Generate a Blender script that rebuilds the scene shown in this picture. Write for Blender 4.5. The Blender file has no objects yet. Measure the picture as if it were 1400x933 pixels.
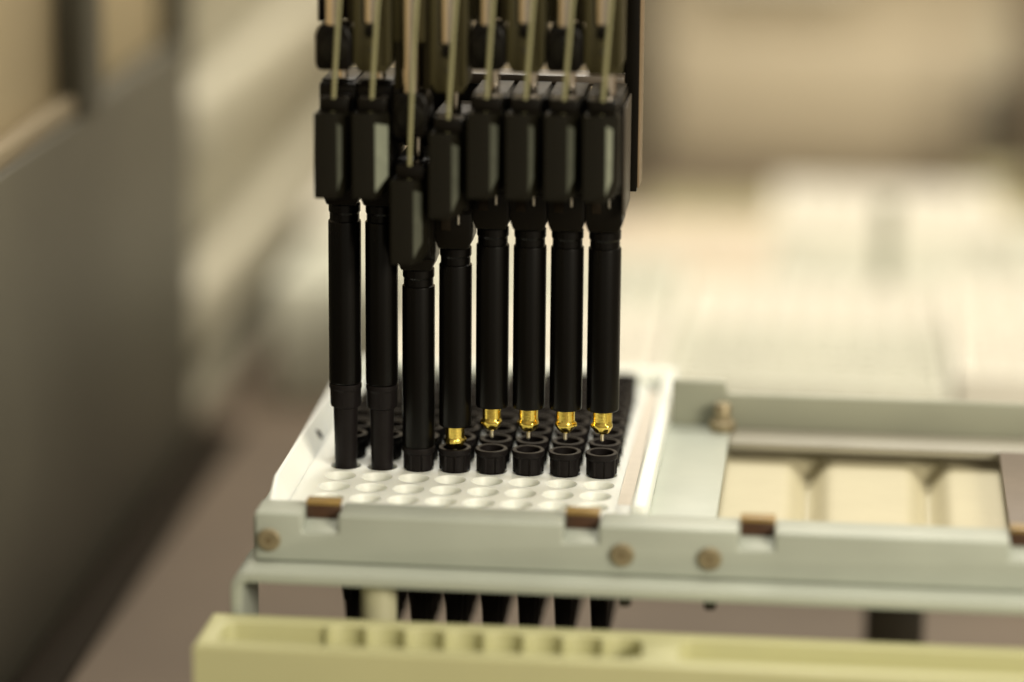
import bpy, bmesh, math, random
from mathutils import Vector, Matrix
random.seed(7)
S = 0.001                                   # everything below is written in millimetres
SC = bpy.context.scene
COL = SC.collection
PI = math.pi

# ------------------------------------------------------------------ camera
cam_d = bpy.data.cameras.new("camera")
cam = bpy.data.objects.new("camera", cam_d); COL.objects.link(cam)
cam_d.sensor_width = 36.0
cam_d.lens = 4355.58 / 1400 * 36.0
cam_d.clip_start = 0.02; cam_d.clip_end = 30
P_, Y_, R_ = math.radians(14.2634), math.radians(6.0654), math.radians(0.4477)
fw = Vector((-math.sin(Y_) * math.cos(P_), math.cos(Y_) * math.cos(P_), -math.sin(P_)))
rt = Vector((math.cos(Y_), math.sin(Y_), 0)); up = rt.cross(fw)
rt2 = rt * math.cos(R_) + up * math.sin(R_); up2 = -rt * math.sin(R_) + up * math.cos(R_)
M = Matrix((rt2, up2, -fw)).transposed().to_4x4()
M.translation = Vector((119.701, -742.632, 222.698)) * S
cam.matrix_world = M
cam_d.dof.use_dof = True
cam_d.dof.focus_distance = 0.771
cam_d.dof.aperture_fstop = 2.9
SC.camera = cam

# ------------------------------------------------------------------ world, lamps, exposure
w = bpy.data.worlds.new("World"); SC.world = w; w.use_nodes = True
bg = w.node_tree.nodes["Background"]
bg.inputs[0].default_value = (1.0, 0.88, 0.67, 1); bg.inputs[1].default_value = 0.36

def area(name, loc, target, sx, sy, power, col=(1, 0.9, 0.7)):
    d = bpy.data.lights.new(name, 'AREA'); d.shape = 'RECTANGLE'
    d.size = sx * S; d.size_y = sy * S; d.energy = power; d.color = col
    o = bpy.data.objects.new(name, d); COL.objects.link(o)
    o.location = Vector(loc) * S
    o.rotation_euler = (Vector(target) - Vector(loc)).to_track_quat('-Z', 'Y').to_euler()
    return o
area('ceiling_lamp', (120, 30, 900), (60, 20, 0), 700, 260, 5.7, (1, 0.94, 0.82))
area('front_lamp', (760, -760, 430), (60, 0, -10), 420, 300, 10.5, (1, 0.91, 0.73))
area('far_lamp', (120, 560, 620), (110, 600, -60), 420, 220, 5.6, (1, 0.94, 0.83))

SC.view_settings.view_transform = 'Standard'
SC.view_settings.look = 'None'
SC.view_settings.exposure = 0.0
SC.view_settings.gamma = 1.0
SC.cycles.max_bounces = 8
SC.cycles.use_denoising = True

# ------------------------------------------------------------------ materials
def mat(name, col, rough=0.5, metal=0.0, var=0.06, scale=300.0, bump=0.0, bscale=None, spec=0.5, aniso=None, coat=0.0, sss=0.0, col2=None, stretch=(1, 1, 1)):
    m = bpy.data.materials.new(name); m.use_nodes = True
    nt = m.node_tree; b = nt.nodes["Principled BSDF"]
    b.inputs["Metallic"].default_value = metal
    b.inputs["Specular IOR Level"].default_value = spec
    b.inputs["Coat Weight"].default_value = coat
    if sss:
        b.inputs["Subsurface Weight"].default_value = sss
        b.inputs["Subsurface Radius"].default_value = (1, .95, .85)
        b.inputs["Subsurface Scale"].default_value = 0.0025
    tc = nt.nodes.new("ShaderNodeTexCoord"); mp = nt.nodes.new("ShaderNodeMapping")
    mp.inputs["Scale"].default_value = stretch
    nt.links.new(tc.outputs["Object"], mp.inputs["Vector"])
    n = nt.nodes.new("ShaderNodeTexNoise"); n.inputs["Scale"].default_value = scale; n.inputs["Detail"].default_value = 5
    nt.links.new(mp.outputs["Vector"], n.inputs["Vector"])
    mx = nt.nodes.new("ShaderNodeMix"); mx.data_type = 'RGBA'
    c2 = col2 if col2 else tuple(max(0, c * (1 - var * 3)) for c in col)
    mx.inputs[6].default_value = (*[c * (1 + var) for c in col], 1); mx.inputs[7].default_value = (*c2, 1)
    nt.links.new(n.outputs["Fac"], mx.inputs[0]); nt.links.new(mx.outputs[2], b.inputs["Base Color"])
    mr = nt.nodes.new("ShaderNodeMapRange")
    mr.inputs[3].default_value = max(0.02, rough * 0.8); mr.inputs[4].default_value = min(1, rough * 1.25)
    nt.links.new(n.outputs["Fac"], mr.inputs[0]); nt.links.new(mr.outputs[0], b.inputs["Roughness"])
    if bump:
        n2 = nt.nodes.new("ShaderNodeTexNoise"); n2.inputs["Scale"].default_value = bscale or scale * 3; n2.inputs["Detail"].default_value = 4
        nt.links.new(mp.outputs["Vector"], n2.inputs["Vector"])
        bp = nt.nodes.new("ShaderNodeBump"); bp.inputs["Strength"].default_value = bump; bp.inputs["Distance"].default_value = 0.0002
        nt.links.new(n2.outputs["Fac"], bp.inputs["Height"]); nt.links.new(bp.outputs[0], b.inputs["Normal"])
    return m
M_tray = mat('white_plastic', (0.82, 0.85, 0.80), 0.42, var=0.015, scale=60, sss=0.6, bump=0.05, bscale=500)
M_tip = mat('conductive_black_plastic', (0.011, 0.009, 0.009), 0.42, var=0.15, scale=250, bump=0.12, bscale=900, spec=0.12)
M_tube = mat('black_anodised_tube', (0.003, 0.0025, 0.002), 0.27, spec=0.2, var=0.2, scale=160, bump=0.06, stretch=(1, 1, .05), bscale=900)
M_block = mat('black_block_plastic', (0.008, 0.007, 0.004), 0.42, spec=0.16, var=0.12, scale=200, bump=0.1)
M_body = mat('black_body_plastic', (0.005, 0.004, 0.0025), 0.36, spec=0.15, var=0.15, scale=200)
M_chamf = mat('lit_block_edge', (0.085, 0.09, 0.068), 0.4, var=0.12, scale=300)  # light on the block chamfers, put into the colour
M_chamf2 = mat('bright_lit_block_edge', (0.24, 0.26, 0.20), 0.45, var=0.12, scale=300)  # brighter copy for the chamfers that catch most light
M_gold = mat('gold_plating', (1.0, 0.80, 0.18), 0.20, metal=1, col2=(0.80, 0.55, 0.12), var=0.05, scale=500, bump=0.25, bscale=1500)
M_steel = mat('polished_steel', (0.90, 0.80, 0.68), 0.12, metal=1, var=0.08, scale=300, stretch=(1, 1, .1))
M_needle = mat('dull_steel', (0.80, 0.78, 0.70), 0.35, metal=1, var=0.1, scale=900)
M_hose = mat('cream_hose', (0.27, 0.26, 0.14), 0.5, var=0.05, scale=200, spec=0.4)
M_olive = mat('olive_bracket', (0.050, 0.043, 0.017), 0.45, spec=0.25, var=0.12, scale=90, stretch=(1, 1, .1))
M_rail = mat('grey_green_paint', (0.405, 0.437, 0.378), 0.45, var=0.07, scale=45, bump=0.12, bscale=1400)
M_clip = mat('brown_clip', (0.085, 0.040, 0.020), 0.4, var=0.2, scale=200)
M_lip = mat('amber_clip_lip', (0.34, 0.22, 0.07), 0.4, var=0.15, scale=200)
M_brass = mat('old_brass', (0.36, 0.30, 0.185), 0.42, metal=0.5, var=0.2, scale=500)
M_brass2 = mat('shaded_brass', (0.20, 0.15, 0.08), 0.5, metal=0.4)  # brass darkened as the shade inside the screw heads
M_ledge = mat('warm_grey_paint', (0.28, 0.265, 0.21), 0.5, var=0.05, scale=60)
M_bplate = mat('brown_grey_plate', (0.15, 0.115, 0.085), 0.5, var=0.08, scale=60)
M_rail2 = mat('darker_grey_paint', (0.29, 0.30, 0.235), 0.5, var=0.05, scale=60)
M_yel = mat('pale_yellow_plastic', (0.485, 0.478, 0.262), 0.45, var=0.03, scale=60, sss=0.1, bump=0.08, bscale=700)
M_yel2 = mat('cream_yellow_plastic', (0.47, 0.43, 0.26), 0.45, var=0.03, scale=60)
M_liner = mat('ivory_liner', (0.50, 0.46, 0.315), 0.5, var=0.03, scale=60)
M_deck = mat('brown_deck', (0.12, 0.087, 0.058), 0.6, var=0.12, scale=14, bump=0.1)
M_groove = mat('dark_seam_hole_shade', (0.012, 0.008, 0.004), 0.7, spec=0.1)  # dark of the deck seam; also painted shade for the hole and recess
M_cab = mat('dark_grey_paint', (0.075, 0.069, 0.048), 0.55, var=0.12, scale=8)
M_win = mat('beige_panel', (0.40, 0.325, 0.195), 0.5, var=0.05, scale=12)
M_bcol = mat('brown_column', (0.17, 0.125, 0.08), 0.6)
M_sill = mat('tan_sill', (0.22, 0.175, 0.105), 0.6)
M_wall = mat('beige_wall', (0.45, 0.385, 0.275), 0.6, var=0.06, scale=5)
M_white = mat('white_labware', (0.75, 0.72, 0.63), 0.4, var=0.03, scale=20)
M_aqua = mat('pale_aqua_labware', (0.66, 0.66, 0.56), 0.4, var=0.1, scale=30)
M_slate = mat('slate_labware', (0.42, 0.43, 0.36), 0.4, var=0.05, scale=30)
M_peach = mat('peach_labware', (0.70, 0.62, 0.50), 0.4, var=0.05, scale=30)
M_shelf = mat('light_grey_paint', (0.40, 0.375, 0.29), 0.5, var=0.05, scale=10)
M_dark = mat('dark_machine_paint', (0.05, 0.042, 0.028), 0.5)
M_cover = mat('cover_reflection_tint', (0.045, 0.037, 0.026), .6, spec=.3)  # black carriage tops lightened, a beige reflection put into the colour
M_bolt = mat('dark_bolt', (0.08, 0.075, 0.06), 0.4, metal=0.6)
M_post = mat('ivory_plastic', (0.50, 0.49, 0.33), 0.45)

# ------------------------------------------------------------------ mesh helpers (mm)
def finish(name, bm, m, parent=None, loc=None, ang=32, smooth=True):
    bmesh.ops.recalc_face_normals(bm, faces=bm.faces)
    if smooth:
        for f in bm.faces: f.smooth = True
        for e in bm.edges:
            if len(e.link_faces) == 2 and e.calc_face_angle(0) > math.radians(ang): e.smooth = False
    for v in bm.verts: v.co *= S
    me = bpy.data.meshes.new(name); bm.to_mesh(me); bm.free()
    me.materials.append(m)
    o = bpy.data.objects.new(name, me); COL.objects.link(o)
    if parent is not None: o.parent = parent
    if loc is not None: o.location = Vector(loc) * S
    return o
def add_box(bm, x0, x1, y0, y1, z0, z1, bev=0.0, seg=2):
    b = bmesh.new()
    vs = [b.verts.new((x, y, z)) for x in (x0, x1) for y in (y0, y1) for z in (z0, z1)]
    for q in ((0, 1, 3, 2), (4, 6, 7, 5), (0, 4, 5, 1), (2, 3, 7, 6), (0, 2, 6, 4), (1, 5, 7, 3)):
        b.faces.new([vs[i] for i in q])
    if bev: bmesh.ops.bevel(b, geom=b.edges[:], offset=bev, segments=seg, affect='EDGES', profile=0.5)
    merge(bm, b)
def merge(bm, b):
    mp = {v: bm.verts.new(v.co) for v in b.verts}
    for f in b.faces: bm.faces.new([mp[v] for v in f.verts])
    b.free()
def box(name, x0, x1, y0, y1, z0, z1, m, parent=None, bev=0.4, seg=2):
    bm = bmesh.new(); add_box(bm, x0, x1, y0, y1, z0, z1, bev, seg)
    return finish(name, bm, m, parent)
def add_prism(bm, pts, axis, a, b_, bev=0.0, seg=2):
    """pts: outline in the two other axes; axis 0/1/2; from a to b_"""
    b = bmesh.new()
    def mk(p, t):
        c = [0, 0, 0]; k = [i for i in range(3) if i != axis]; c[k[0]], c[k[1]] = p; c[axis] = t
        return b.verts.new(c)
    A = [mk(p, a) for p in pts]; B = [mk(p, b_) for p in pts]; n = len(pts)
    b.faces.new(A); b.faces.new(B[::-1])
    for i in range(n): b.faces.new((A[i], B[i], B[(i + 1) % n], A[(i + 1) % n]))
    bmesh.ops.recalc_face_normals(b, faces=b.faces)
    if bev:
        ed = [e for e in b.edges if e.calc_face_angle(0) > math.radians(25)]
        bmesh.ops.bevel(b, geom=ed, offset=bev, segments=seg, affect='EDGES', profile=0.5)
    merge(bm, b)
def prism(name, pts, axis, a, b_, m, parent=None, bev=0.4, seg=2):
    bm = bmesh.new(); add_prism(bm, pts, axis, a, b_, bev, seg); return finish(name, bm, m, parent)
def add_lathe(bm, prof, cx=0, cy=0, seg=32, rf=None, close=False):
    rings = []
    for k, (r, z) in enumerate(prof):
        ring = []
        for i in range(seg):
            a = 2 * PI * i / seg; rr = rf(r, z, a, k) if rf else r
            ring.append(bm.verts.new((cx + rr * math.cos(a), cy + rr * math.sin(a), z)))
        rings.append(ring)
    pairs = list(zip(rings, rings[1:])) + ([(rings[-1], rings[0])] if close else [])
    for A, B in pairs:
        for i in range(seg): bm.faces.new((A[i], A[(i + 1) % seg], B[(i + 1) % seg], B[i]))
    if not close:
        bm.faces.new(rings[0][::-1]); bm.faces.new(rings[-1])
def lathe(name, prof, m, parent=None, cx=0, cy=0, seg=32, rf=None, close=False, ang=32):
    bm = bmesh.new(); add_lathe(bm, prof, cx, cy, seg, rf, close); return finish(name, bm, m, parent, ang=ang)
def add_ycyl(bm, cx, cz, r, y0, y1, seg=28, bev=0.3):
    """cylinder along Y"""
    b = bmesh.new()
    add_lathe(b, [(r - bev, 0), (r, bev), (r, (y1 - y0) - bev), (r - bev, y1 - y0)], 0, 0, seg)
    for v in b.verts:
        x, y, z = v.co; v.co = (cx + x, y0 + z, cz + y)
    merge(bm, b)
def tube_path(name, pts, r, m, parent=None, seg=14):
    bm = bmesh.new(); rings = []
    P = [Vector(p) for p in pts]
    for i, p in enumerate(P):
        d = (P[min(i + 1, len(P) - 1)] - P[max(i - 1, 0)]).normalized()
        a = d.cross(Vector((0, 1, 0))).normalized(); c = d.cross(a)
        rings.append([bm.verts.new(p + (a * math.cos(2 * PI * k / seg) + c * math.sin(2 * PI * k / seg)) * r) for k in range(seg)])
    for A, B in zip(rings, rings[1:]):
        for i in range(seg): bm.faces.new((A[i], A[(i + 1) % seg], B[(i + 1) % seg], B[i]))
    bm.faces.new(rings[0]); bm.faces.new(rings[-1][::-1])
    return finish(name, bm, m, parent)
def thing(name, label, cat, loc=(0, 0, 0), group=None):
    o = bpy.data.objects.new(name, None); COL.objects.link(o)
    o.empty_display_size = 0.005
    o.location = Vector(loc) * S; o['label'] = label; o['category'] = cat
    if group: o['group'] = group
    return o
def tag(o, label, cat, group=None):
    o['label'] = label; o['category'] = cat
    if group: o['group'] = group
    return o
def struct(o): o['kind'] = 'structure'; return o

# ------------------------------------------------------------------ setting
ZD = -80.0
bm = bmesh.new(); add_box(bm, -900, 1100, -500, 2200, ZD - 12, ZD)
struct(finish('deck', bm, M_deck, smooth=False))
# dark seam strip at the foot of the side wall
struct(box('deck_seam', -98.5, -84, -300, 300, ZD + 0.3, ZD + 3, M_groove, bev=0.6))
# far wall of the machine, a recessed beige panel between darker frames
fwall = struct(box('far_wall', -500, 700, 772, 790, ZD, 500, M_wall, bev=1))
box('far_panel', 30, 215, 764, 771.7, ZD + 8, -6, M_wall, fwall, bev=4)
box('wall_column', 12, 26, 752, 771.7, ZD, 200, M_dark, fwall, bev=3)
box('upper_strip', 50, 120, 758, 771.7, 18, 40, M_white, fwall, bev=3)
box('wall_column', 201, 250, 748, 771.7, -62, 200, M_bcol, fwall, bev=4)

# ------------------------------------------------------------------ side cabinet on the left
cab = thing('side_cabinet', 'dark grey side cabinet with beige windows, blurred at the left edge', 'cabinet', (-110, 0, ZD))
def crel(o):                                   # keep world placing while parented to the cabinet
    o.location = Vector((110, 0, -ZD)) * S; return o
# front sheet of the cabinet, with two window openings left free
crel(box('lower_panel', -112, -97, -420, 283, ZD + 3.5, 60, M_cab, cab, bev=1))
crel(box('window_post', -112, -96, 134, 158, 60.2, 170, M_cab, cab, bev=1.5))
crel(box('window_post', -112, -96, 272, 283, 52, 170, M_cab, cab, bev=1.5))
crel(box('header', -112, -97, -420, 283, 170.3, 230, M_cab, cab, bev=1))
crel(box('window_panel', -107, -104, -420, 134, 60.2, 170, M_win, cab, bev=0.5))
crel(box('window_panel', -107, -104, 158, 272, 60.2, 170, M_win, cab, bev=0.5))
crel(box('window_sill', -104, -98.5, -420, 134, 60.2, 66, M_sill, cab, bev=1))

# pale shelving beyond it
sh = thing('shelf_unit', 'pale shelving with protruding white ledges behind the dark cabinet', 'shelf', (-110, 290, ZD))
def srel(o): o.location = Vector((110, -290, -ZD)) * S; return o
srel(box('back_panel', -125, -110, 286, 760, ZD, 200, M_shelf, sh, bev=1))
for z0, z1 in ((-50, -24), (15, 39), (85, 108)):
    srel(box('ledge', -109.8, -95, 288, 758, z0, z1, M_shelf, sh, bev=5, seg=4))
srel(box('foot_ledge', -109.8, -100, 288, 758, ZD, ZD + 14, M_shelf, sh, bev=4, seg=3))

# ------------------------------------------------------------------ distant white labware on the deck
def hole_cell(bm, cx, cy, w, prof, seg=32, z=0.0):
    """square cell of flat sheet with a funnel; prof = [(r,z)...] from the lip down"""
    h = w / 2; sq = []
    for i in range(seg):
        a = 2 * PI * i / seg; c, s = math.cos(a), math.sin(a); k = h / max(abs(c), abs(s))
        sq.append(bm.verts.new((cx + c * k, cy + s * k, z)))
    prev = sq
    for r, zz in prof:
        ring = [bm.verts.new((cx + r * math.cos(2 * PI * i / seg), cy + r * math.sin(2 * PI * i / seg), zz)) for i in range(seg)]
        for i in range(seg): bm.faces.new((prev[i], prev[(i + 1) % seg], ring[(i + 1) % seg], ring[i]))
        prev = ring
    return prev
def labware_mesh(w, d, h, nx, ny, name='rack_body'):
    bm = bmesh.new(); px = w / nx; py = d / ny; p = min(px, py)
    for i in range(nx):
        for j in range(ny):
            cx, cy = (i + .5) * px - w / 2, (j + .5) * py - d / 2
            last = hole_cell(bm, cx, cy, p, [(p * .36, h), (p * .34, h - p * .3), (p * .30, h - p * 1.2)], 12, h)
            bm.faces.new(last)
    bmesh.ops.remove_doubles(bm, verts=bm.verts, dist=0.02)
    add_box(bm, -w / 2 - 2.5, w / 2 + 2.5, -d / 2 - 2.5, -d / 2 - .02, 0, h + 1.0, .5)
    add_box(bm, -w / 2 - 2.5, w / 2 + 2.5, d / 2 + .02, d / 2 + 2.5, 0, h + 1.0, .5)
    add_box(bm, -w / 2 - 2.5, -w / 2 - .02, -d / 2, d / 2, 0, h + 1.0, .5)
    add_box(bm, w / 2 + .02, w / 2 + 2.5, -d / 2, d / 2, 0, h + 1.0, .5)
    add_box(bm, -w / 2, w / 2, -d / 2, d / 2, 0, h - p * 1.25)
    return bm
rows = [(222, 57, 62.0), (302, 54, 62.0), (386, 48, 2.0), (466, 43, 0.0)]
ordn = ['first', 'second', 'third', 'fourth']
colw = ['leftmost', 'second from left', 'third from left', 'rightmost']
shared = {}
for ri, (yy, hh, off) in enumerate(rows):
    for ci in range(4):
        cx = -40 + ci * 88 + off
        hh = rows[ri][1] + [[0, -3, 2, -2], [3, -4, 0, 4], [-6, 5, -3, 8], [6, -8, 9, -5]][ri][ci]
        if hh not in shared:
            o = finish('labware_rack', labware_mesh(81, 72, hh, 9, 8), [M_white, M_white, M_aqua, M_white][ri] if ci % 3 != 1 else (M_aqua, M_white, M_peach, M_slate)[ri])
            shared[hh] = o.data
        else:
            o = bpy.data.objects.new('labware_rack', shared[hh]); COL.objects.link(o)
            o.material_slots[0].link = 'OBJECT'; o.material_slots[0].material = (M_white, M_aqua, M_peach, M_white)[(ri + ci) % 4]
        o.location = Vector((cx, yy + random.uniform(-2, 2), ZD)) * S
        tag(o, 'white labware rack, %s in the %s blurred row behind the tubes' % (colw[ci], ordn[ri]), 'rack', 'white racks far back on the deck')
# a few taller things standing between those racks
t = thing('divider_post', 'thin grey-green upright standing among the far white racks at right', 'post', (134.6, 344, ZD))
box('stem', -3.2, 3.2, -2.6, 2.6, 2.2, 74, M_rail2, t, bev=0.6); box('foot', -8, 8, -2.9, 2.9, 0, 2, M_rail2, t, bev=0.4)
box('top_clip', -3.8, 3.8, -2.8, 2.8, 74.2, 80, M_rail2, t, bev=0.8)
t = thing('gripper_arm', 'dark blurred gripper standing at the far upper right', 'gripper', (189, 706, ZD))
box('base_pad', -13, 13, -12, 12, 0, 20, M_yel2, t, bev=2); box('gripper_finger', -11, 11, -10, 10, 20.2, 62, M_dark, t, bev=5)
box('stem', -4, 4, -4, 4, 62.2, 90, M_shelf, t, bev=1)
tag(box('reagent_tray', 30, 250, 498, 680, ZD + .2, ZD + 9, M_yel2, None, bev=2), 'low pale yellow tray between the far white racks and the far wall', 'tray')
t = thing('dark_reservoir', 'dark box low on the deck under the right end of the rail', 'box', (137, 92, ZD))
box('shell', -8, 8, -10, 10, 0, 22, M_dark, t, bev=2); box('lid', -8.5, 8.5, -10.5, 10.5, 22.2, 25, M_dark, t, bev=1)

# ------------------------------------------------------------------ carrier frame
fr = thing('carrier_frame', 'grey-green painted metal carrier frame holding the white tip rack', 'frame')
NOT = [(-3.0, 5.4), (57.8, 66.0), (98.2, 106.4), (159.6, 168.2)]
def front_outline():
    top, bot, nz = 1.6, -10.2, -3.0
    pts = [(-14.2, bot), (-14.2, top)]
    for a, b in NOT: pts += [(a, top), (a, nz), (b, nz), (b, top)]
    pts += [(230, top), (230, bot)]
    return pts
prism('front_rail', front_outline(), 1, -46, -35.5, M_rail, fr, bev=0.7, seg=3)
for a, b in NOT:
    c = box('clip_tab', a + .15, b - .15, -40.6, -38.9, -2.9, 2.2, M_clip, fr, bev=0.25)
    bm = bmesh.new(); add_box(bm, a + .1, b - .1, -41.2, -37.4, 2.25, 3.4, .3)
    finish('clip_lip', bm, M_lip, c)
    prism('notch_ramp', [(-45.6, -2.95), (-41.0, -2.95), (-41.0, -0.9)], 0, a + .1, b - .1, M_rail, fr, bev=0.15)
for x, z in ((-10.7, -4.9), (71.6, -5.1), (91.7, -5.2)):
    bm = bmesh.new(); add_ycyl(bm, x, z, 2.75, -47.2, -46.02, bev=.35)
    s = finish('rail_screw', bm, M_brass, fr)
    bm = bmesh.new(); add_ycyl(bm, x, z, 0.8, -47.3, -47.18, seg=6, bev=.02); finish('socket_shade', bm, M_brass2, s)  # darker disc stands for the shade inside the screw head
# bent lower plate
t0, t1 = -10.4, -13.1
outer = [(230, t0)] + [(-14.2 - 4.3 * math.sin(a), t0 - 4.3 + 4.3 * math.cos(a)) for a in [i * PI / 16 for i in range(9)]] + [(-18.5, ZD + .2)]
inner = [(-15.8, ZD + .2)] + [(-14.2 - 1.6 * math.sin(a), t0 - 4.3 + 1.6 * math.cos(a)) for a in [i * PI / 16 for i in range(8, -1, -1)]] + [(230, t1)]
prism('lower_plate', outer + inner, 1, -54, -33, M_rail, fr, bev=0.5, seg=2)
for x in (72.2, 91.9):
    lathe('bolt_end', [(1.3, -18.0), (1.5, -17.7), (1.5, -13.15)], M_bolt, fr, cx=x, cy=-44, seg=16)
lathe('standoff', [(4.2, ZD + .2), (4.2, -14.2), (3.9, -13.15)], M_post, fr, cx=15, cy=-46, seg=36)
# side plates, end plate and back rail
box('side_plate', 76.3, 92.3, -35.2, 51.6, -3.2, -1.0, M_rail, fr, bev=0.4)
box('side_plate', 160.4, 229, -35.2, 36.8, -3.2, -1.0, M_bplate, fr, bev=0.4)
box('left_plate', -16.5, -13.5, -35.2, 95, -12, -3, M_rail, fr, bev=0.4)
box('back_ledge', 92.6, 230, 37, 51.6, -3.4, -1.2, M_ledge, fr, bev=0.5)
prism('back_rail', [(76.9, -3.0), (76.9, 10.6), (90.6, 10.6), (91.4, 7.4), (230, 7.4), (230, -3.0)], 1, 52, 54.5, M_rail2, fr, bev=0.7, seg=3)
bm = bmesh.new(); add_lathe(bm, [(3.2, -0.9), (3.4, 0), (3.4, 1.2), (2.6, 1.8), (2.2, 1.9), (2.2, 5.5), (1.9, 6)], 90.3, 47.6, 28)
finish('thumb_screw', bm, M_brass, fr)

# ------------------------------------------------------------------ white tip rack
NR0, NR1 = -3, 8
rack = thing('tip_rack', 'white plastic tip rack, front three rows of holes empty', 'tip rack')
bm = bmesh.new()
for j in range(8):
    for r in range(NR0, NR1 + 1):
        hole_cell(bm, 9 * j, 9 * r, 9.0, [(3.85, 0), (3.72, -0.12), (3.66, -0.35), (3.08, -1.5), (3.05, -7.0)], 40)
Xa, Xb, Ya, Yb = -4.5, 67.5, -31.5, 76.5
def quad(bm, a, b, c, d): bm.faces.new([bm.verts.new(p) for p in (a, b, c, d)])
quad(bm, (-8.6, -33.5, 0), (Xa, -33.5, 0), (Xa, 81, 0), (-8.6, 81, 0))
quad(bm, (Xb, -33.5, 0), (68.6, -33.5, 0), (68.6, 81, 0), (Xb, 81, 0))
quad(bm, (Xa, -33.5, 0), (Xb, -33.5, 0), (Xb, Ya, 0), (Xa, Ya, 0))
quad(bm, (Xa, Yb, 0), (Xb, Yb, 0), (Xb, 81, 0), (Xa, 81, 0))
bmesh.ops.remove_doubles(bm, verts=bm.verts, dist=0.01)
finish('hole_plate', bm, M_tray, rack, ang=40)
# left wall: thin lip with a sloped inner face and a cut-down front corner
def wall_left(bm):
    sec = [(-8.6, 0), (-11.6, 4.4), (-11.9, 5.0), (-12.7, 5.0), (-12.9, 4.6), (-12.9, -9), (-9.2, -9), (-8.6, -1.5)]
    rings = []
    for y, cut in ((-34.6, 0.2), (-33.2, 0.35), (-27.0, 1), (84, 1)):
        rings.append([bm.verts.new((x, y, z if z < 0.1 else z * cut)) for x, z in sec])
    n = len(sec)
    for A, B in zip(rings, rings[1:]):
        for i in range(n): bm.faces.new((A[i], A[(i + 1) % n], B[(i + 1) % n], B[i]))
    bm.faces.new(rings[0]); bm.faces.new(rings[-1][::-1])
bm = bmesh.new(); wall_left(bm); finish('left_wall', bm, M_tray, rack, ang=28)
bm = bmesh.new(); add_lathe(bm, [(1.35, 0), (1.35, 0.25)], 0, 0, 16)
o = finish('wall_hole_shade', bm, M_groove, rack, loc=(-9.95, 19.5, 1.95)); o.rotation_euler = (0, math.radians(55), 0)  # dark disc, the shade of a screw hole put into colour
prism('right_wall', [(72.0, -9), (72.0, 0.6), (72.8, 3.0), (73.3, 3.5), (75.6, 3.5), (76.2, 3.0), (76.6, -9)], 1, -34.8, 84, M_tray, rack, bev=0.25)
box('right_gutter', 68.6, 71.9, -24, 81, -1.6, -0.5, mat('beige_plastic', (0.66, 0.60, 0.51), .5, var=.03), rack, bev=0)  # gutter floor, beiger than the rest of the rack
box('gutter_side', 68.3, 68.6, -33.5, 81, -4, -0.03, M_tray, rack, bev=0)
box('gutter_stop', 68.62, 71.9, -33.5, -24, -3, 0.0, M_tray, rack, bev=0.1)
box('back_wall', -12.9, 76.6, 84.1, 86, -9, 5, M_tray, rack, bev=0.4)
box('back_floor', -8.6, 70.8, 81, 84, -1.5, 0.2, M_tray, rack, bev=0)
box('front_wall', -12.9, 76.6, -35.3, -33.6, -9, 0.0, M_tray, rack, bev=0.3)

# ------------------------------------------------------------------ black pipette tips
def tip_collar(ribs=0.44, body=3.4):
    bm = bmesh.new()
    prof = [(3.05, -0.3), (body - .1, 0.02), (body - .04, 0.3), (body - .02, 1.0), (body + .02, 3.9), (3.84, 4.4), (3.96, 4.6), (3.96, 5.55), (3.84, 5.75), (3.0, 5.78), (2.84, 5.6), (2.76, 4.0), (2.5, 0.5), (1.9, -4.0), (1.8, -4.2)]
    def rf(r, z, a, k):
        if k in (2, 3, 4):
            u = (a * 8 / (2 * PI)) % 1.0
            if u < 0.10 or u > 0.90: return r + ribs
        return r
    rings = []
    seg = 80
    for k, (r, z) in enumerate(prof):
        rings.append([bm.verts.new((rf(r, z, 2 * PI * i / seg, k) * math.cos(2 * PI * i / seg), rf(r, z, 2 * PI * i / seg, k) * math.sin(2 * PI * i / seg), z)) for i in range(seg)])
    for A, B in zip(rings, rings[1:]):
        for i in range(seg): bm.faces.new((A[i], A[(i + 1) % seg], B[(i + 1) % seg], B[i]))
    bm.faces.new(rings[-1])
    return bm
def tip_shaft():
    bm = bmesh.new()
    prof = [(3.0, -0.28), (2.98, -1.0), (2.92, -3.0), (2.66, -15.5), (2.5, -29.0), (2.05, -38.0), (1.5, -45), (0.8, -50.0)]
    def rf(r, z, a, k): return r * (1 + (0.03 if int(a * 8 / (2 * PI) + .5) % 2 and k < 4 else 0))
    add_lathe(bm, prof, seg=48, rf=rf)
    return bm
rowword = ['front', 'second', 'third', 'fourth', 'fifth', 'sixth', 'seventh', 'eighth', 'last']
colword = ['leftmost', 'second from left', 'third from left', 'fourth from left', 'fourth from right', 'third from right', 'second from right', 'rightmost']
proto = thing('pipette_tip', '', 'pipette tip')
pc = finish('collar', tip_collar(), M_tip, proto, ang=25)
ps = finish('shaft', tip_shaft(), M_tip, proto, ang=40)
smooth_collar = finish('collar', tip_collar(0.06, 3.72), M_tip, None, ang=25)
smooth_mesh = smooth_collar.data; bpy.data.objects.remove(smooth_collar)
LIFT = 15.3
lifted = []
first = True
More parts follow.
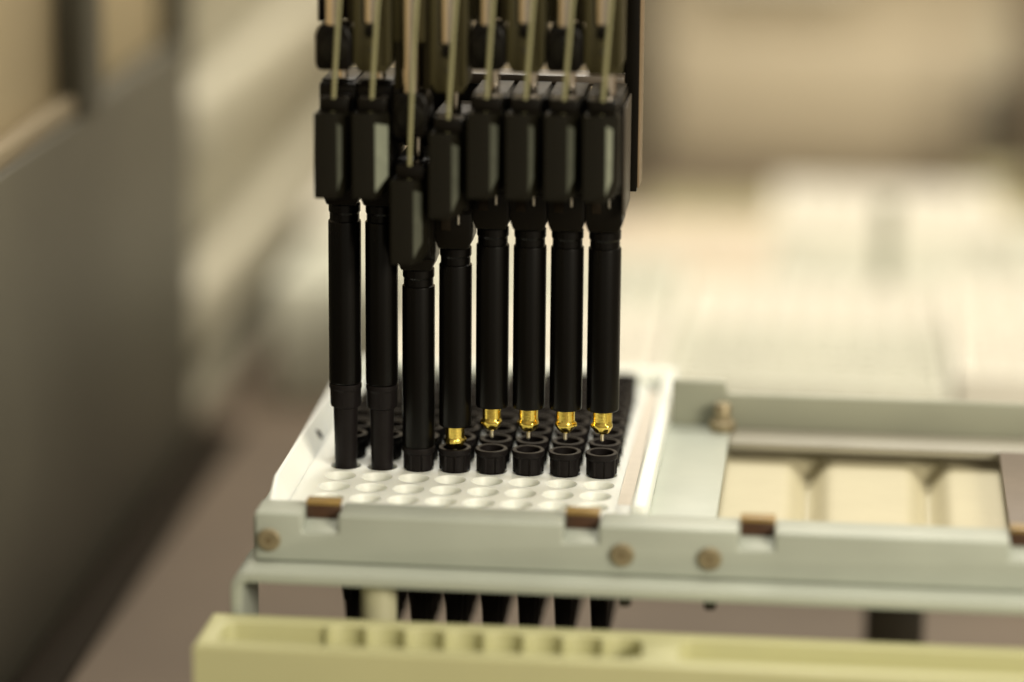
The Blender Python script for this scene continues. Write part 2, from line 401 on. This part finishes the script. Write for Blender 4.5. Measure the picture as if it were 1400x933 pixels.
for r in range(0, NR1 + 1):
    for j in range(8):
        if first: t = proto; first = False
        else:
            t = proto.copy(); COL.objects.link(t)
            for ch in (pc, ps):
                c = ch.copy(); COL.objects.link(c); c.parent = t
        z = LIFT if (r == 0 and j < 2) else 0.0
        if z: lifted.append(t)
        t.location = Vector((9 * j + random.uniform(-.08, .08), 9 * r + random.uniform(-.08, .08), z)) * S
        t.rotation_euler = (0, 0, random.uniform(0, PI)) if r or j not in (0, 1) else (0, 0, 0)
        if r == 0 and j > 2: t.rotation_euler = (0, 0, (PI / 8 if j in (4, 6) else 0.04 * j))
        t['group'] = 'black pipette tips in the white rack'
        if r == 0 and j < 2:
            t['label'] = ['black tip lifted out of its hole on the leftmost tube', 'black tip lifted out of its hole on the second tube from the left'][j]
        elif r == 0 and j == 2:
            t['label'] = 'black tip capped by the third tube, still seated in its hole'
        elif r == 0 and j == 3:
            t['label'] = 'black open tip with the gold cone just dipping into its collar'
        elif r == 0:
            t['label'] = 'black open tip in the front row, %s, under a gold cone' % colword[j]
        else:
            t['label'] = 'black pipette tip, %s in the %s filled row from the front' % (colword[j], rowword[r])

for t in lifted:
    for c in t.children:
        if c.name.startswith('collar'): c.data = smooth_mesh
# ------------------------------------------------------------------ pipetting channels
CORE = [-0.9, -0.8, -16.4, -5.1, 0.0, 0.0, 0.0, 0.0]
SLV = [5.7, 5.6, 5.7, 0, 0, 0, 0, 0]
chlabel = ['leftmost black pipetting tube, a lifted tip on its end',
           'second black pipetting tube from left, carrying a lifted tip',
           'lowest black pipetting tube, pressed down onto a tip in the rack',
           'black pipetting tube, gold cone entering the tip beside the lowest tube',
           'black pipetting tube with bare gold cone, fourth from the right',
           'black pipetting tube with bare gold cone, third from the right',
           'black pipetting tube with bare gold cone, second from the right',
           'rightmost black pipetting tube with bare gold cone over an open tip']
def block_mesh():
    """front block: flat face, long chamfer to the right, cut-away lower corner"""
    bm = bmesh.new()
    b = bmesh.new()
    sec = [(-4.1, -19.6), (1.1, -19.6), (4.15, -15.0), (4.15, -10.4), (-4.1, -10.4)]
    rings = []
    for z, k in ((71.6, 0.55), (74.2, 1.0), (90.4, 1.0), (91.8, 0.8)):
        ring = []
        for x, y in sec:
            xx = x if x < 2 else (1.1 + (x - 1.1) * k)
            ring.append(b.verts.new((xx, y, z)))
        rings.append(ring)
    for A, B in zip(rings, rings[1:]):
        for i in range(5): b.faces.new((A[i], A[(i + 1) % 5], B[(i + 1) % 5], B[i]))
    b.faces.new(rings[0][::-1]); b.faces.new(rings[-1])
    bmesh.ops.recalc_face_normals(b, faces=b.faces)
    bmesh.ops.bevel(b, geom=[e for e in b.edges if e.calc_face_angle(0) > .3], offset=0.35, segments=2, affect='EDGES', profile=0.5)
    merge(bm, b)
    return bm
def gold_mesh(seed):
    rnd = random.Random(seed); ph = rnd.uniform(0, PI); bm = bmesh.new()
    prof = [(2.25, 22), (2.25, 13.9), (2.3, 13.4), (2.46, 12.95), (2.55, 12.5), (2.45, 12.1), (2.15, 11.6), (1.75, 11.0), (1.35, 10.55), (0.9, 10.45), (0.4, 10.5)]
    def rf(r, z, a, k):
        if k in (3, 4, 5): return r + 0.32 * max(0, math.cos(3 * (a + ph))) ** 3
        if k in (6, 7, 8): return r * (1 + 0.09 * math.cos(5 * (a + ph)))
        if k < 2: return r * (1 + 0.05 * abs(math.cos(2 * (a + ph))))
        return r
    add_lathe(bm, prof, seg=64, rf=rf)
    return bm
def needle_mesh():
    prof = [(0.42, 10.9)]
    z = 10.4
    while z > 8.5:
        prof += [(0.48, z), (0.36, z - 0.14)]; z -= 0.28
    prof += [(0.26, 8.3)]
    bm = bmesh.new(); add_lathe(bm, prof, seg=18); return bm
def make_channel(j):
    c, s = CORE[j], SLV[j]
    t = thing('pipetting_channel', chlabel[j], 'pipette', (9 * j, 0, 0), 'eight pipetting channels side by side')
    def up(o, d): o.location.z += d * S; return o
    odd = (j in (0, 2, 4, 6))
    # sleeve (slides)
    tz = c + s
    tb = lathe('sleeve_tube', [(2.6, 18.0), (2.75, 16.75), (3.8, 16.5), (3.92, 16.7), (3.96, 17.2), (3.98, 30), (3.98, 56.4), (3.93, 56.7), (3.62, 56.95), (3.6, 58.6), (3.75, 58.9), (3.86, 59.1), (3.86, 60.9), (3.6, 61.2), (2.2, 61.3)], M_tube, t, seg=56, ang=25)
    up(tb, tz)
    hd = prism('sleeve_head', [(-3.6, 61.4), (-4.42, 63.6), (-4.42, 75), (4.42, 75), (4.42, 63.6), (3.6, 61.4)], 1, -5.2, 5.2, M_body, t, bev=0.35); up(hd, tz)
    if s < 1:
        up(lathe('head_pin', [(0.3, 67.6), (0.34, 67.8), (0.34, 70.8)], M_needle, t, cx=1.3, cy=-5.7, seg=12), c)
        up(box('head_recess_shade', -2.9, -0.6, -5.6, -5.22, 66, 69.4, M_groove, t, bev=0.1), c)  # dark slab whose colour stands for the shade of a recess
    # carriage body
    bd = prism('carriage_body', [(-10.2, 72), (-10.2, 93.4), (-9.4, 94.2), (10, 94.2), (10, 70), (-5.5, 70)], 0, -4.28, 4.28, M_body, t, bev=0.3); up(bd, c + (3.2 if j < 2 else 0))
    up(box('top_cover', -3.95, 3.95, -8.4, 9.6, 94.35, 94.9, M_body if j < 3 else M_cover, t, bev=0.15), c + (3.2 if j < 2 else 0))
    bk = up(finish('front_block', block_mesh(), M_block, t, ang=20), c)
    bm = bmesh.new(); lft = [1.5, 4.4, 3.0, 2.4, 2.8, 1.6, 2.4, 2.2][j]
    # painted highlight on the block chamfer, where its edge catches light
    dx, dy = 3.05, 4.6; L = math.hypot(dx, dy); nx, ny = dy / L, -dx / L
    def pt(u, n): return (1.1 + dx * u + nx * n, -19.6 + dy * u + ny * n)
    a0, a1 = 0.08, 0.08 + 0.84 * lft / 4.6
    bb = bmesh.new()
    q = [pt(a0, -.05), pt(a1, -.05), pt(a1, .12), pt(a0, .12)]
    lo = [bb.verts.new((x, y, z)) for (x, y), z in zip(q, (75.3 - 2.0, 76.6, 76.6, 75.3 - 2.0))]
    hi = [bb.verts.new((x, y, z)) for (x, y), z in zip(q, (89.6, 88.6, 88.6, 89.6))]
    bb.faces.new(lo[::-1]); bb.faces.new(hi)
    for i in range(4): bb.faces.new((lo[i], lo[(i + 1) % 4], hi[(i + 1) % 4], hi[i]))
    merge(bm, bb); finish('edge_highlight', bm, M_chamf2 if j in (1, 7) else M_chamf, bk)
    up(box('block_cap', -3.0, 3.7, -17.6, -10.5, 91.9, 95.2, M_body, t, bev=0.5), c)
    # cream hose
    lean = [4.2, 4.2, 2.6, 3.8, 3.8, 4.4, 4.4, 4.2][j]
    n = 14; pts = []
    for i in range(n):
        u = i / (n - 1)
        pts.append((0.0 + lean * u - 0.25 * math.sin(u * PI) * (0.4 + .1 * (j % 3)), -16.6 - 1.6 * math.sin(u * PI) , 91.0 + 56 * u))
    up(tube_path('hose', pts, 0.55, M_hose, t), c)
    # pins, rods, brackets, knobs
    pr_ = 1.45 if j == 7 else 1.2
    up(lathe('guide_pin', [(pr_, 98.4 if j < 2 else 94.95), (pr_, 103)], M_steel, t, cx=1.0, cy=-7, seg=24), c)
    0 and up(lathe('pin_base', [(pr_ + .7, 94.92 + 3.2 * (j < 2)), (pr_ + .7, 96.0 + 3.2 * (j < 2)), (pr_ + .1, 96.3 + 3.2 * (j < 2))], M_brass, t, cx=1.0, cy=-7, seg=24), c)
    if odd:
        def krf(r, z, a, k): return r
        kb = bmesh.new(); b = bmesh.new()
        add_prism(b, [(-3.9, 101.2), (-4.35, 103), (-4.35, 109.5), (-3.4, 111.8), (3.4, 111.8), (4.35, 109.5), (4.35, 103), (3.6, 101.2)], 1, -15.4, -5, 0.9, 3)
        merge(kb, b); up(finish('knob', kb, M_body, t), c)
        kb = bmesh.new(); add_ycyl(kb, 0.2, 106.3, 3.2, -16.6, -15.3, seg=36, bev=.5); add_ycyl(kb, 0.2, 106.3, 1.7, -17.2, -16.5, seg=28, bev=.3)
        up(finish('knob_face', kb, M_block, t), c)
        up(lathe('piston_rod', [(2.1, 111.9), (2.1, 160)], M_steel, t, cx=0.0, cy=-12.9, seg=32), c)
        up(box('rod_guard', -4.3, -2.6, -11, -4, 112, 160, M_olive if j != 0 else M_body, t, bev=0.3), c)
        up(box('rod_guard', 2.6, 4.3, -11, -4, 112, 160, M_olive, t, bev=0.3), c)
        up(box('rod_back', -2.6, 2.6, -5.4, -4, 112, 160, M_body, t, bev=0.1), c)
        up(box('upper_bracket', -4.2, 4.2, -13, -3, 123.5, 165, M_olive, t, bev=0.4), c)
    else:
        br = bmesh.new()
        add_prism(br, [(-3.0, 100.8), (-4.4, 103), (-4.4, 165), (-2.2, 165), (-2.2, 112.0), (2.0, 112.0), (2.0, 165), (4.4, 165), (4.4, 103), (3.2, 100.8)], 1, -14.6, -4, 0.3, 2)
        up(finish('slotted_bracket', br, M_olive, t), c)
        up(box('slot_back', -2.1, 1.9, -5.5, -4.2, 112.2, 165, M_body, t, bev=0.1), c)
        up(lathe('piston_rod', [(1.9, 112.6), (1.9, 160)], M_steel, t, cx=-0.1, cy=-13.6, seg=32), c)
        kb = bmesh.new(); add_ycyl(kb, 0.0, 110.6, 1.5, -15.6, -14.55, seg=24, bev=.5); up(finish('lock_screw', kb, M_body, t), c)
        kb = bmesh.new(); add_ycyl(kb, 0.0, 106.2, 0.55, -15.0, -14.58, seg=16, bev=.1); up(finish('small_screw', kb, M_bolt, t), c)
        up(box('bracket_fin', 2.9, 4.1, -15.2, -14.62, 102.6, 165, M_olive, t, bev=0.15), c)
    # gold cone and needle
    g = finish('gold_cone', gold_mesh(j * 3 + 1), M_gold, t, ang=38); up(g, c)
    up(finish('needle', needle_mesh(), M_needle, t), c)
    return t
for j in range(8): make_channel(j)

# the arm the channels hang on
arm = thing('arm_plate', 'black upright arm plate behind the row of tubes, right edge coloured brown as if lit', 'arm', (31, 20, 0))
def arel(o): o.location = Vector((-31, -20, 0)) * S; return o
arel(box('upright', 66.2, 69.4, 14, 25, 67.6, 170, M_body, arm, bev=0.3))
arel(box('lit_edge', 69.45, 69.9, 14.4, 24.6, 68.5, 170, mat('lit_edge_brown', (0.24, 0.17, 0.10), .5), arm, bev=0.1))  # brown colour stands for light on the upright's right face
arel(box('back_plate', -4.5, 58, 11, 14, 78, 93.5, M_body, arm, bev=0.3))
arel(box('cross_ledge', 17, 66.1, 10.6, 20, 93.8, 96.2, mat('grey_brown_metal', (0.10, 0.08, 0.06), .4), arm, bev=0.3))
arel(box('side_fin', 67.6, 68.1, -9, 10, 66.5, 92.5, mat('brown_fin', (0.05, 0.04, 0.028), .45), arm, bev=0.1))
arel(box('corner_panel', 57.5, 66.1, 15, 17, 96.4, 170, M_olive, arm, bev=0.2))

# ------------------------------------------------------------------ pale yellow rack in front
def trough_block(name, x0, x1, y0, y1, z0, z1, troughs, m, bev=0.8):
    """solid block; troughs = list of closed outlines (CCW) sunk by depth"""
    bm = bmesh.new()
    top = []
    edges = []
    def loop(pts, z):
        vs = [bm.verts.new((x, y, z)) for x, y in pts]
        es = [bm.edges.new((vs[i], vs[(i + 1) % len(vs)])) for i in range(len(vs))]
        return vs, es
    o_in = [(x0 + bev, y0 + bev), (x1 - bev, y0 + bev), (x1 - bev, y1 - bev), (x0 + bev, y1 - bev)]
    ov, oe = loop(o_in, z1)
    es = oe[:]
    tl = []
    for pts, dep in troughs:
        v, e = loop(pts, z1); es += e; tl.append((v, pts, dep))
    bmesh.ops.triangle_fill(bm, use_beauty=True, use_dissolve=False, edges=es)
    # remove faces that fill the troughs
    def inside(p, poly):
        c = False; n = len(poly)
        for i in range(n):
            (xa, ya), (xb, yb) = poly[i], poly[(i + 1) % n]
            if (ya > p[1]) != (yb > p[1]) and p[0] < (xb - xa) * (p[1] - ya) / (yb - ya) + xa: c = not c
        return c
    kill = [f for f in bm.faces if any(inside(f.calc_center_median()[:2], t[1]) for t in tl)]
    bmesh.ops.delete(bm, geom=kill, context='FACES_ONLY')
    for v, pts, dep in tl:
        n = len(v)
        cx = sum(p[0] for p in pts) / n; cy = sum(p[1] for p in pts) / n
        prev = v
        for k, (sh_, dz) in enumerate(((0.25, 0.12), (0.35, 0.4), (0.5, dep))):
            ring = []
            for i in range(n):
                a = Vector(pts[i - 1]); b = Vector(pts[i]); c = Vector(pts[(i + 1) % n])
                d = (c - a).normalized(); nrm = Vector((-d.y, d.x))
                q = b + nrm * sh_
                ring.append(bm.verts.new((q.x, q.y, z1 - dz)))
            for i in range(n): bm.faces.new((prev[i], prev[(i + 1) % n], ring[(i + 1) % n], ring[i]))
            prev = ring
        bmesh.ops.triangle_fill(bm, use_beauty=True, edges=[bm.edges.get((prev[i], prev[(i + 1) % n])) for i in range(n)])
    # outer skin with rounded edge
    prev = ov
    for k in range(1, 4):
        a = k / 3 * PI / 2; off = bev * (1 - math.sin(a)); dz = bev * (1 - math.cos(a))
        ring = [bm.verts.new((x, y, z1 - dz)) for x, y in ((x0 + off, y0 + off), (x1 - off, y0 + off), (x1 - off, y1 - off), (x0 + off, y1 - off))]
        for i in range(4): bm.faces.new((prev[i], prev[(i + 1) % 4], ring[(i + 1) % 4], ring[i]))
        prev = ring
    ring = [bm.verts.new((x, y, z0)) for x, y in ((x0, y0), (x1, y0), (x1, y1), (x0, y1))]
    for i in range(4): bm.faces.new((prev[i], prev[(i + 1) % 4], ring[(i + 1) % 4], ring[i]))
    bm.faces.new(ring)
    return finish(name, bm, m, ang=35)
def arc(cx, cy, r, a0, a1, n):
    return [(cx + r * math.cos(math.radians(a0 + (a1 - a0) * i / n)), cy + r * math.sin(math.radians(a0 + (a1 - a0) * i / n))) for i in range(n + 1)]
yn, yf = -74.6, -60.3
o1 = arc(-15.2, yn + 3, 3, 180, 270, 5)
o1 += arc(74.6, yn + 4.0, 4, 270, 360, 6)
x = 76.4
for k in range(7, -1, -1):                    # scalloped far side with a slot between pockets, right to left
    cx = 5.9 + 9 * k + 4.5
    o1 += [(cx + 4.38 * math.cos(math.radians(a)), yf - 2.9 + 2.9 * math.sin(math.radians(a))) for a in range(4, 180, 12)]
o1 += [(5.7, yf - 2.7), (5.4, yf - 1.0)] + arc(-15.2, yf - 4, 3, 90, 180, 5)
o2 = arc(89, yn + 3, 3, 180, 270, 5) + arc(180, yn + 3, 3, 270, 360, 5) + arc(180, yf - 3, 3, 0, 90, 5) + arc(89, yf - 3, 3, 90, 180, 5)
yr = trough_block('trough_rack', -22.4, 240, -78, -55.6, ZD, -20, [(o1, 14), (o2, 9)], M_yel, bev=0.9)
tag(yr, 'pale yellow plastic rack with scalloped troughs in the near foreground', 'rack')

# yellow insert in the carrier window
def pocket(cx, half, ya, yb):
    r = half * 1.06
    return arc(cx, ya + 3, 1, 180, 180, 1)[:0] + [(cx - half, ya), (cx + half, ya), (cx + half, yb - 5)] + arc(cx, yb - 5, half, 8, 172, 14) + [(cx - half, yb - 5)]
ins = thing('pad_tray', '', 'tray', (126, 27, -18))
def irel(o): o.location = Vector((-126, -27, 18)) * S; return o
bm = bmesh.new(); nx, ny = 84, 40; gridv = []
def sst(a, b, x): x = max(0, min(1, (x - a) / (b - a))); return x * x * (3 - 2 * x)
for iy in range(ny + 1):
    row = []
    for ix in range(nx + 1):
        x = 84 + 84 * ix / nx; y = -32 + 92 * iy / ny
        g = sum(math.exp(-((x - xc) / 3.1) ** 2) for xc in (113.2 - .01 * y, 142.6 + .01 * y))
        z = -6.0 - 5.0 * g * (1 - sst(38, 50, y))
        row.append(bm.verts.new((x, y, z)))
    gridv.append(row)
for a, b in zip(gridv, gridv[1:]):
    for q in range(nx): bm.faces.new((a[q], a[q + 1], b[q + 1], b[q]))
add_box(bm, 84.05, 167.95, -31.9, 59.9, -14.6, -14.0)
irel(finish('moulded_sheet', bm, M_liner, ins, ang=60))
irel(box('rear_bar', 84, 168, 60.1, 63, -14.6, -5.6, M_yel2, ins, bev=0.6))
ins['label'] = 'cream yellow tray with two soft grooves, seen through the right window of the frame'
